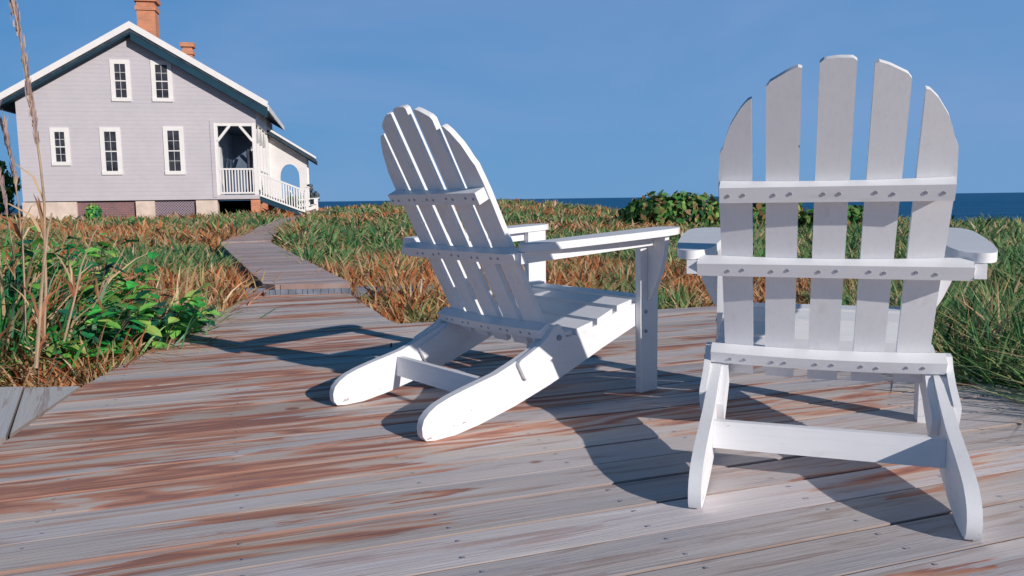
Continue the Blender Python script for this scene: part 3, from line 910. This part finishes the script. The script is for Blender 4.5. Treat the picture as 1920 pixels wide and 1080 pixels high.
# ------------------------------------------------------------------ vegetation
PAL_RUST = np.array([(0.50, 0.17, 0.06), (0.58, 0.24, 0.10), (0.60, 0.34, 0.18), (0.42, 0.13, 0.05), (0.52, 0.36, 0.17)])
PAL_TAN = np.array([(0.52, 0.36, 0.20), (0.58, 0.43, 0.27), (0.42, 0.29, 0.14), (0.62, 0.48, 0.33)])
PAL_GRN = np.array([(0.07, 0.20, 0.06), (0.11, 0.27, 0.09), (0.20, 0.33, 0.13), (0.045, 0.14, 0.07), (0.30, 0.36, 0.15), (0.16, 0.27, 0.11)])
PAL_OLI = np.array([(0.32, 0.33, 0.13), (0.44, 0.42, 0.18), (0.20, 0.24, 0.09), (0.45, 0.33, 0.19), (0.30, 0.36, 0.15)])

def blades(name, base, h, wd, az, lean, colr, mat, parent=None, face=None, rng=None, droop=0.3, fine=False):
    """numpy blade mesh; base (n,3)"""
    n = len(base)
    side = (np.stack([np.cos(face), np.sin(face), np.zeros(n)], -1))
    ld = np.stack([np.cos(az), np.sin(az), np.zeros(n)], -1)
    ts, wf = ([0, 0.2, 0.4, 0.6, 0.8, 1.0], [0.7, 1.0, 1.0, 0.8, 0.5, 0.0]) if fine else ([0, 0.4, 0.75, 1.0], [0.75, 1.0, 0.65, 0.0])
    nv = 2 * len(ts) - 1
    V = []
    for t, f in zip(ts, wf):
        c = base + ld * (lean * h * t ** 1.7)[:, None]
        c[:, 2] += h * (t - droop * lean * t ** 2.5)
        if f > 0:
            V.append(c - side * (wd * f / 2)[:, None]); V.append(c + side * (wd * f / 2)[:, None])
        else: V.append(c)
    V = np.stack(V, 1).reshape(-1, 3)               # 7 verts per blade
    o = (np.arange(n) * nv)[:, None]
    q = np.concatenate([o + np.array([0, 1, 3, 2]) + 2 * i for i in range(len(ts) - 2)], 1).reshape(-1, 4)
    t3 = o + np.array([nv - 3, nv - 2, nv - 1])
    me = bpy.data.meshes.new(name)
    nq, ntt = len(q), len(t3)
    me.vertices.add(len(V)); me.vertices.foreach_set('co', V.astype(np.float32).ravel())
    me.loops.add(nq * 4 + ntt * 3)
    me.loops.foreach_set('vertex_index', np.concatenate([q.ravel(), t3.ravel()]).astype(np.int32))
    me.polygons.add(nq + ntt)
    me.polygons.foreach_set('loop_start', np.concatenate([np.arange(nq) * 4, nq * 4 + np.arange(ntt) * 3]).astype(np.int32))
    me.update(calc_edges=True)
    a = me.attributes.new('Col', 'FLOAT_COLOR', 'POINT')
    c4 = np.ones((n, nv, 4)); c4[:, :, :3] = colr[:, None, :]
    a.data.foreach_set('color', c4.astype(np.float32).ravel())
    me.materials.append(mat)
    return mesh_obj(name, me, None, parent)

def in_poly(x, y, poly):
    c = np.zeros(x.shape, bool)
    n = len(poly)
    for i in range(n):
        (x0, y0), (x1, y1) = poly[i], poly[(i + 1) % n]
        m = ((y0 > y) != (y1 > y))
        with np.errstate(divide='ignore', invalid='ignore'):
            xi = (x1 - x0) * (y - y0) / (y1 - y0) + x0
        c ^= m & (x < xi)
    return c

def grow(poly, d):
    cx = sum(p[0] for p in poly) / len(poly); cy = sum(p[1] for p in poly) / len(poly)
    return [(x + d * (x - cx) / max(1e-6, math.hypot(x - cx, y - cy)), y + d * (y - cy) / max(1e-6, math.hypot(x - cx, y - cy))) for x, y in poly]

def pick(pal, n, rng): return pal[rng.integers(0, len(pal), n)]

def grass():
    rng = np.random.default_rng(9)
    N = 260000
    r = 2.2 * (46 / 2.2) ** rng.random(N) ** 0.92
    az = np.radians(rng.uniform(-50, 50, N))
    # tufts: snap many blades to clump centres
    x = r * np.sin(az); y = r * np.cos(az)
    cs = 0.05 + 0.022 * r
    gx = np.floor(x / cs); gy = np.floor(y / cs)
    hx = np.abs(np.sin(gx * 127.1 + gy * 311.7) * 43758.5) % 1; hy = np.abs(np.sin(gx * 269.5 + gy * 183.3) * 43758.5) % 1
    ccx = (gx + hx) * cs; ccy = (gy + hy) * cs
    tuft = rng.random(N) < 0.72
    sp = rng.normal(0, 0.16, (N, 2)) * cs[:, None]
    bx = np.where(tuft, ccx + sp[:, 0], x); by = np.where(tuft, ccy + sp[:, 1], y)
    z, q = ground_z(bx, by)
    r = np.hypot(bx, by)
    keep = (q < 0.985 - 0.04 * (np.arctan2(bx, by) > 0.42)) & ~in_poly(bx, by, deck_poly) & ~in_poly(bx, by, walk1) & ~in_poly(bx, by, walk2) & ~in_poly(bx, by, ramp_poly) & (by > 0.3)
    # keep off the house footprint
    hx_, hy_ = bx - HC[0], by - HC[1]
    c, s = math.cos(R(12.1)), math.sin(R(12.1))
    lx = hx_ * c + hy_ * s; ly = -hx_ * s + hy_ * c
    keep &= ~((lx > -.1) & (lx < 9.2) & (ly > -.1) & (ly < 9.2))
    n1 = fbm(bx, by, 0.35); n2 = fbm(bx + 40, by - 13, 0.9); n3 = fbm(bx - 9, by + 77, 2.2)
    kind = 0.5 + (n1 * 0.5 + n2 * 0.32 + n3 * 0.18 - 0.5) * 2.5 + 0.02
    azd = np.degrees(np.arctan2(bx, by))
    # right-hand field is greener, far centre and far left drier
    g = kind + np.where(azd > 17, 0.03, 0) - np.where((azd < 14) & (r > 12), 0.06 , 0) + np.where((azd > 20) & (r > 8), 0.06, 0)
    g = g - np.where((r < 6.5) & (azd < -3) & (azd > -20), 0.08, 0) - np.where((r > 20) & (azd < 18), 0.05, 0)
    h = rng.uniform(0.13, 0.42, N) * (0.65 + 0.9 * n2) * np.where(r > 14, 1.15, 1)
    h *= np.where((azd > -14) & (azd < 22), np.clip(0.35 + (r - 4.6) * 0.3, 0.45, 0.85), 1.0)      # shorter right beside the deck
    h = np.where((azd < -20) & (r < 4.4), h * np.clip((r - 3.2) * 0.6 + 0.25, 0.25, 0.8), h)
    wd = (0.0035 + 0.0019 * r) * rng.uniform(0.4, 1.9, N)
    colr = np.zeros((N, 3))
    u = rng.random(N) * 0.14 - 0.07 + g
    A = u < 0.40; B = (u >= 0.40) & (u < 0.505); C = (u >= 0.505)
    colr[A] = pick(PAL_RUST, A.sum(), rng); colr[B] = pick(PAL_OLI, B.sum(), rng); colr[C] = pick(PAL_GRN, C.sum(), rng)
    T = rng.random(N) < 0.18
    colr[T] = pick(PAL_TAN, T.sum(), rng)
    colr *= (0.78 + 0.44 * rng.random(N))[:, None]
    laz = rng.uniform(0, 2 * np.pi, N)
    laz = np.where(tuft, np.arctan2(sp[:, 1], sp[:, 0]) + rng.normal(0, .5, N), laz)
    lean = rng.uniform(0.2, 1.45, N)
    fc = rng.uniform(-0.9, 0.9, N)
    base = np.stack([bx, by, z - 0.02], -1)
    k = keep
    o = blades('dune_grass', base[k], h[k], wd[k], laz[k], lean[k], colr[k], M_blade, face=fc[k])
    tag(o, 'rust, tan and green dune grass covering the ground around the deck', 'grass', kind='stuff')
grass()

def leaf_cloud(name, ctr, rad, n, size, pal, mat, parent, seed, asp=0.55, upright=0.3, floor=None, hollow=0.55):
    rng = np.random.default_rng(seed)
    d = rng.normal(size=(n, 3)); d /= np.linalg.norm(d, axis=1)[:, None]
    ph = np.arctan2(d[:, 1], d[:, 0])
    lump = 0.80 + 0.34 * vnoise(ph * 1.3 + seed, d[:, 2] * 2.2, 1.6) + 0.12 * rng.random(n)
    rr = (hollow + (1 - hollow) * rng.random(n) ** 0.6) * lump
    P = np.array(ctr) + d * rr[:, None] * np.array(rad)
    if floor is not None: P[:, 2] = np.maximum(P[:, 2], floor)
    # orientation: normals roughly outward with spread
    nrm = d + rng.normal(0, 0.55, (n, 3)); nrm /= np.linalg.norm(nrm, axis=1)[:, None]
    upv = np.tile(np.array([0, 0, 1.0]), (n, 1)) * upright + rng.normal(0, 0.6, (n, 3)) 
    ax = upv - nrm * np.sum(upv * nrm, 1)[:, None]; ax /= np.linalg.norm(ax, axis=1)[:, None]
    bx = np.cross(nrm, ax)
    s = size * rng.uniform(0.55, 1.35, n)
    prof = [(-.5, 0), (-.28, .34), (.05, .5), (.32, .3), (.5, 0), (.32, -.3), (.05, -.5), (-.28, -.34)]
    V = np.stack([P + ax * (s * a)[:, None] + bx * (s * b * asp)[:, None] + nrm * (s * 0.10 * abs(b))[:, None] for a, b in prof], 1).reshape(-1, 3)
    F = (np.arange(n) * 8)[:, None] + np.arange(8)
    me = bpy.data.meshes.new(name)
    me.vertices.add(len(V)); me.vertices.foreach_set('co', V.astype(np.float32).ravel())
    me.loops.add(n * 8); me.loops.foreach_set('vertex_index', F.astype(np.int32).ravel())
    me.polygons.add(n); me.polygons.foreach_set('loop_start', (np.arange(n) * 8).astype(np.int32))
    me.update(calc_edges=True)
    cc = pick(pal, n, rng) * (0.75 + 0.5 * rng.random(n))[:, None]
    c4 = np.ones((n, 8, 4)); c4[:, :, :3] = cc[:, None, :]
    a = me.attributes.new('Col', 'FLOAT_COLOR', 'POINT'); a.data.foreach_set('color', c4.astype(np.float32).ravel())
    me.materials.append(mat)
    return mesh_obj(name, me, None, parent)

PAL_BUSH = np.array([(0.06, 0.20, 0.05), (0.13, 0.32, 0.08), (0.22, 0.40, 0.10), (0.03, 0.10, 0.045), (0.30, 0.32, 0.09), (0.30, 0.18, 0.09)])
PAL_VIVID = np.array([(0.04, 0.34, 0.07), (0.07, 0.44, 0.08), (0.02, 0.20, 0.08), (0.20, 0.52, 0.10), (0.02, 0.12, 0.08), (0.34, 0.50, 0.12)])
def shrub(name, x, y, z, rx, ry, rz, n, size, pal, label, seed, cat='shrub', group=None, asp=.55, upright=.5):
    root = empty(name, (x, y, z))
    tag(root, label, cat, group)
    leaf_cloud('foliage', (0, 0, rz * .95), (rx, ry, rz), n, size, pal, M_leaf, root, seed, asp, upright, floor=0.02)
    bm = bmesh.new()
    rng = random.Random(seed)
    for i in range(7):
        a = rng.uniform(0, 6.28); q = rng.uniform(.3, .8)
        e = (rx * q * math.cos(a), ry * q * math.sin(a), rz * rng.uniform(1.0, 1.6))
        tube(bm, [(0.03 * math.cos(a), .03 * math.sin(a), -.05), (e[0] * .5, e[1] * .5, e[2] * .45), e], [size * .12, size * .09, size * .04], 5)
    finish('stem', bm, M_wstem, root)
    return root
gz = lambda x, y: float(ground_z(x, y)[0])
shrub('dune_bush', 3.55, 17.6, gz(3.55, 17.6) - .05, 1.15, .8, .48, 3000, .17, PAL_BUSH, 'dense dark green bush on the dune just left of the rear-facing chair back', 41, 'bush', 'bushes along the dune')
shrub('dune_bush', 5.55, 17.9, gz(5.55, 17.9) - .05, 1.15, .8, .46, 2700, .17, PAL_BUSH, 'dark green bush on the dune seen through the slat gaps of the rear-facing chair', 42, 'bush', 'bushes along the dune')
shrub('dune_bush', -24.2, 35.5, 0, 1.9, 1.9, 1.55, 3200, .36, PAL_VIVID, 'tall bright green bush left of the house wall at the photo edge', 44, 'bush')
shrub('small_shrub', -16.35, 31.3, 0, .30, .30, .36, 500, .16, PAL_VIVID, 'small vivid green shrub in front of the brick infill between the house piers', 45)
shrub('small_shrub', -10.1, 37.2, 0, .55, .5, .52, 700, .18, PAL_VIVID, 'dark green shrub between the stair newel post and the white garden seat', 46)
shrub('dune_bush', 7.1, 17.0, gz(7.1, 17.0) - .05, 1.0, .7, .38, 2100, .16, PAL_BUSH, 'lowest of the dune bushes, seen through the right slat gaps of the rear-facing chair', 43, 'bush', 'bushes along the dune')
# slender grey conifer behind the bench
tr = empty('small_tree', (-9.9, 39.5, 0.1)); tag(tr, 'small grey pointed tree standing behind the white garden seat', 'tree')
leaf_cloud('crown', (0, 0, .75), (.42, .42, .45), 420, .18, np.array([(0.16, 0.19, 0.22), (0.11, 0.14, 0.16)]), M_leaf, tr, 47, .4, .8, hollow=.2)
leaf_cloud('crown', (0, 0, 1.2), (.15, .15, .30), 160, .14, np.array([(0.16, 0.19, 0.22), (0.11, 0.14, 0.16)]), M_leaf, tr, 48, .4, .8, hollow=.2)
bm = bmesh.new(); tube(bm, [(0, 0, -.1), (0, 0, 1.0), (.0, 0, 1.45)], [.05, .03, .01], 6); finish('trunk', bm, M_wstem, tr)

# foreground leafy plants at the left edge of the deck
def leafy_plant(x, y, h, nst, n, size, label, seed, spread=.22):
    root = empty('leafy_plant', (x, y, -.14)); tag(root, label, 'plant', 'leafy plants at the left edge of the deck')
    rng = random.Random(seed); nr = np.random.default_rng(seed)
    bm = bmesh.new(); pos = []; nrmv = []
    for i in range(nst):
        a = rng.uniform(0, 6.28); q = spread * math.sqrt(rng.random())
        b0 = Vector((q * .5 * math.cos(a), q * .5 * math.sin(a), 0)); hh = h * rng.uniform(.45, 1.0)
        e = Vector((q * 1.5 * math.cos(a), q * 1.5 * math.sin(a), hh))
        m_ = b0.lerp(e, .5) + Vector((0, 0, .05))
        tube(bm, [b0, m_, e], [.004, .003, .0015], 5)
        for k in range(n):
            t = .25 + .75 * k / max(1, n - 1)
            p = b0.lerp(m_, t * 2) if t < .5 else m_.lerp(e, t * 2 - 1)
            la = rng.uniform(0, 6.28)
            pos.append((p, la, size * rng.uniform(.6, 1.2) * (1.15 - .4 * t)))
    finish('stem', bm, M_wstem, root)
    V = []; F = []; Cc = []
    prof = [(0, 0), (.15, .22), (.45, .40), (.75, .30), (1.0, 0), (.75, -.30), (.45, -.40), (.15, -.22)]
    for p, la, s in pos:
        el = rng.uniform(-.35, .75)
        ax = Vector((math.cos(la) * math.cos(el), math.sin(la) * math.cos(el), math.sin(el)))
        sd = Vector((-math.sin(la), math.cos(la), rng.uniform(-.5, .5))).normalized(); nn = ax.cross(sd)
        base = len(V)
        mid = []
        for a_, b_ in prof:
            V.append(tuple(p + ax * (s * a_) + sd * (s * b_ * .8) + nn * (-s * .25 * a_ * a_ + abs(b_) * s * .18)))
        V.append(tuple(p + ax * (s * .5) + nn * (-s * .07)))
        for k in range(8): F.append((base + k, base + (k + 1) % 8, base + 8))
        c = PAL_VIVID[rng.randrange(len(PAL_VIVID))] * rng.uniform(.8, 1.3)
        Cc += [(*c, 1)] * 9
    me = bpy.data.meshes.new('foliage'); me.from_pydata(V, [], F)
    a = me.attributes.new('Col', 'FLOAT_COLOR', 'POINT'); a.data.foreach_set('color', np.array(Cc, np.float32).ravel())
    me.materials.append(M_leaf); mesh_obj('foliage', me, None, root)
leafy_plant(-1.90, 4.00, .38, 24, 10, .13, 'low bright green leafy plant spilling onto the deck edge, rightmost of the leafy clump', 61, .28)
leafy_plant(-2.05, 3.72, .38, 18, 9, .125, 'green leafy plant behind the arching straw blades in the middle of the left clump', 62, .30)
leafy_plant(-2.35, 4.20, .66, 22, 12, .14, 'tall dark green leafy plant rising behind the straw clump below the house window', 63, .32)
leafy_plant(-2.62, 3.85, .72, 20, 12, .14, 'tallest leafy green plant behind the dry reed stalks at the photo edge', 64, .30)
leafy_plant(-2.22, 3.50, .24, 14, 8, .095, 'small low green leafy plant beside the corner of the bleached ramp', 65, .22)
leafy_plant(-2.66, 3.55, .42, 16, 9, .11, 'green leafy plant at the far left behind the bleached ramp', 66, .25)
leafy_plant(-2.9, 4.75, .66, 16, 10, .12, 'dark leafy plant standing farthest back in the left clump', 67, .34)

def grass_clump(x, y, n, h0, h1, w0, pal, label, seed, spread=.12, lean=1.2):
    rng = np.random.default_rng(seed)
    base = np.zeros((n, 3)); sp = rng.normal(0, spread, (n, 2)); base[:, :2] = sp
    h = rng.uniform(h0, h1, n); wd = w0 * rng.uniform(.5, 1.4, n)
    az = np.arctan2(sp[:, 1], sp[:, 0]) + rng.normal(0, .7, n)
    ln = rng.uniform(.15, lean, n)
    colr = pick(pal, n, rng) * (0.75 + .5 * rng.random(n))[:, None]
    o = blades('grass_clump', base, h, wd, az, ln, colr, M_blade, face=rng.uniform(-1, 1, n), droop=.50, fine=True)
    o.location = (x, y, -.15)
    tag(o, label, 'grass clump', 'straw coloured grass clumps at the left edge of the deck')
STRAW = np.array([(0.66, 0.46, 0.27), (0.72, 0.54, 0.34), (0.58, 0.35, 0.18), (0.55, 0.24, 0.13), (0.40, 0.14, 0.06)])
BROAD = np.array([(0.06, 0.36, 0.08), (0.12, 0.48, 0.12), (0.04, 0.22, 0.09), (0.35, 0.55, 0.22), (0.10, 0.34, 0.20), (0.62, 0.50, 0.28)])
MIXG = np.array([(0.66, 0.46, 0.27), (0.16, 0.46, 0.12), (0.10, 0.36, 0.12), (0.30, 0.52, 0.20), (0.52, 0.24, 0.12), (0.20, 0.38, 0.26), (0.08, 0.26, 0.10)])
grass_clump(-1.98, 3.66, 150, .18, .44, .015, STRAW, 'straw grass clump arching over the deck edge in front of the leafy plants', 71, .14, 1.5)
grass_clump(-2.02, 3.44, 120, .12, .28, .013, STRAW, 'low rusty straw clump at the deck corner next to the bleached ramp', 72, .16, 1.6)
grass_clump(-2.34, 3.72, 120, .30, .70, .016, MIXG, 'mixed green and straw clump left of the arching straw clump', 73, .15, 1.1)
grass_clump(-2.62, 3.85, 110, .35, .90, .016, STRAW, 'tall straw clump at the foot of the dry reed stalks', 74, .16, .9)
grass_clump(-3.0, 4.3, 130, .40, .95, .019, MIXG, 'tall mixed grass clump farthest left behind the reed stalks', 75, .22, .8)
grass_clump(-2.35, 4.9, 170, .22, .55, .017, STRAW, 'reddish straw clump behind the leafy plants near the walkway step', 76, .22, 1.1)
grass_clump(-2.02, 3.85, 130, .22, .52, .014, MIXG, 'bright green arching grass clump between the rightmost leafy plant and the straw clump', 78, .16, 1.6)
grass_clump(-2.55, 3.95, 140, .35, .85, .015, MIXG, 'tall bright green arching grass clump behind the straw clumps', 79, .2, 1.3)
grass_clump(-2.2, 4.55, 130, .25, .55, .015, MIXG, 'green arching clump behind the low leafy plant at the deck edge', 80, .2, 1.4)
grass_clump(-2.45, 3.68, 90, .30, .72, .026, BROAD, 'broad bladed bright green clump in front of the tallest leafy plant', 90, .12, 1.1)
grass_clump(-2.8, 4.2, 100, .45, .95, .028, BROAD, 'tallest broad bladed green clump at the left edge behind the dry reeds', 91, .16, 1.0)
grass_clump(-2.15, 4.1, 80, .22, .50, .022, BROAD, 'broad bladed bright green clump nearest the walkway in the left foreground', 92, .12, 1.3)
grass_clump(-2.6, 5.6, 130, .18, .42, .012, np.array([(0.5, .2, .1), (.56, .28, .15), (.42, .15, .07), (.6, .42, .25)]), 'rust coloured clump beside the left end of the walkway step', 77, .28, 1.0)

def reed(pts, r0, plume, label, seed):
    """dry sea-oat stalk with a ragged plume along its upper part"""
    P = [Vector(p) for p in pts]
    root = empty('reed_stalk', P[0]); tag(root, label, 'reed', 'tall dry reed stalks at the left edge')
    Q = [p - P[0] for p in P]
    bm = bmesh.new(); tube(bm, Q, [r0 * (1 - .6 * i / (len(Q) - 1)) for i in range(len(Q))], 6)
    finish('stalk', bm, M_stem, root, smooth=True)
    rng = np.random.default_rng(seed)
    if plume:
        a, b, n, ln = plume
        T = rng.uniform(a, b, n); seg = T * (len(Q) - 1); i0 = np.minimum(seg.astype(int), len(Q) - 2); f = seg - i0
        QA = np.array([tuple(q) for q in Q]); base = QA[i0] * (1 - f[:, None]) + QA[i0 + 1] * f[:, None]
        base += rng.normal(0, r0 * .8, base.shape)
        h = ln * rng.uniform(.4, 1.1, n)
        col_ = pick(np.array([(.44, .33, .33), (.52, .38, .34), (.36, .27, .29), (.58, .42, .33)]), n, rng)
        blades('plume', base, h, .0045 * rng.uniform(.7, 1.5, n), rng.uniform(0, 6.28, n), rng.uniform(.02, .30, n), col_, M_blade, root, face=rng.uniform(-1, 1, n))
    # a few leaf blades on the lower stalk
    n = 7
    i0 = rng.integers(0, max(1, len(Q) // 2), n)
    QA = np.array([tuple(q) for q in Q]); base = QA[i0]
    blades('foliage', base, rng.uniform(.15, .32, n), .010 * rng.uniform(.7, 1.4, n), rng.uniform(0, 6.28, n), rng.uniform(.3, 1.0, n), pick(STRAW, n, rng), M_blade, root, face=rng.uniform(-1, 1, n), droop=.6)
REEDS = [([(-1.911, 3.2, 0.142), (-1.885, 3.2, 0.36), (-1.869, 3.19, 0.554), (-1.853, 3.18, 0.703), (-1.851, 3.17, 0.849), (-1.854, 3.16, 0.993), (-1.859, 3.15, 1.114), (-1.865, 3.14, 1.254), (-1.872, 3.13, 1.371), (-1.882, 3.12, 1.467), (-1.884, 3.1, 1.579)], 0.006, (0.45, 1.0, 260, 0.065), 'tallest dry reed with feathery plume crossing the left part of the house and roof', 81), ([(-2.171, 3.5, 0.091), (-2.156, 3.5, 0.33), (-2.149, 3.5, 0.542), (-2.154, 3.5, 0.705), (-2.164, 3.5, 0.867), (-2.19, 3.5, 1.004), (-2.224, 3.5, 1.141)], 0.005, (0.55, 1.0, 160, 0.07), 'second tallest dry reed leaning off the left edge of the photo', 82), ([(-1.859, 3.05, 0.063), (-1.831, 3.05, 0.251), (-1.806, 3.05, 0.417), (-1.771, 3.05, 0.601), (-1.752, 3.05, 0.662)], 0.008, None, 'short thick straw stalk at the foot of the tallest reed', 83), ([(-1.914, 3.35, 0.115), (-1.855, 3.35, 0.297), (-1.818, 3.35, 0.433), (-1.757, 3.35, 0.567), (-1.707, 3.35, 0.634)], 0.005, None, 'slanting straw stalk right of the tallest reed', 84), ([(-2.467, 3.9, 0.023), (-2.446, 3.9, 0.342), (-2.449, 3.9, 0.552), (-2.471, 3.9, 0.759), (-2.492, 3.9, 0.913)], 0.004, (0.6, 1.0, 90, 0.06), 'thin dry reed behind the second tallest at the photo edge', 85), ([(-2.088, 3.8, 0.114), (-1.989, 3.8, 0.243), (-1.902, 3.8, 0.396), (-1.853, 3.8, 0.472)], 0.004, None, 'thin slanting stalk rising over the leafy plants, rightmost of the stalks', 86)]
for pts, r0, pl, lab, sd_ in REEDS: reed(pts, r0, pl, lab, sd_)
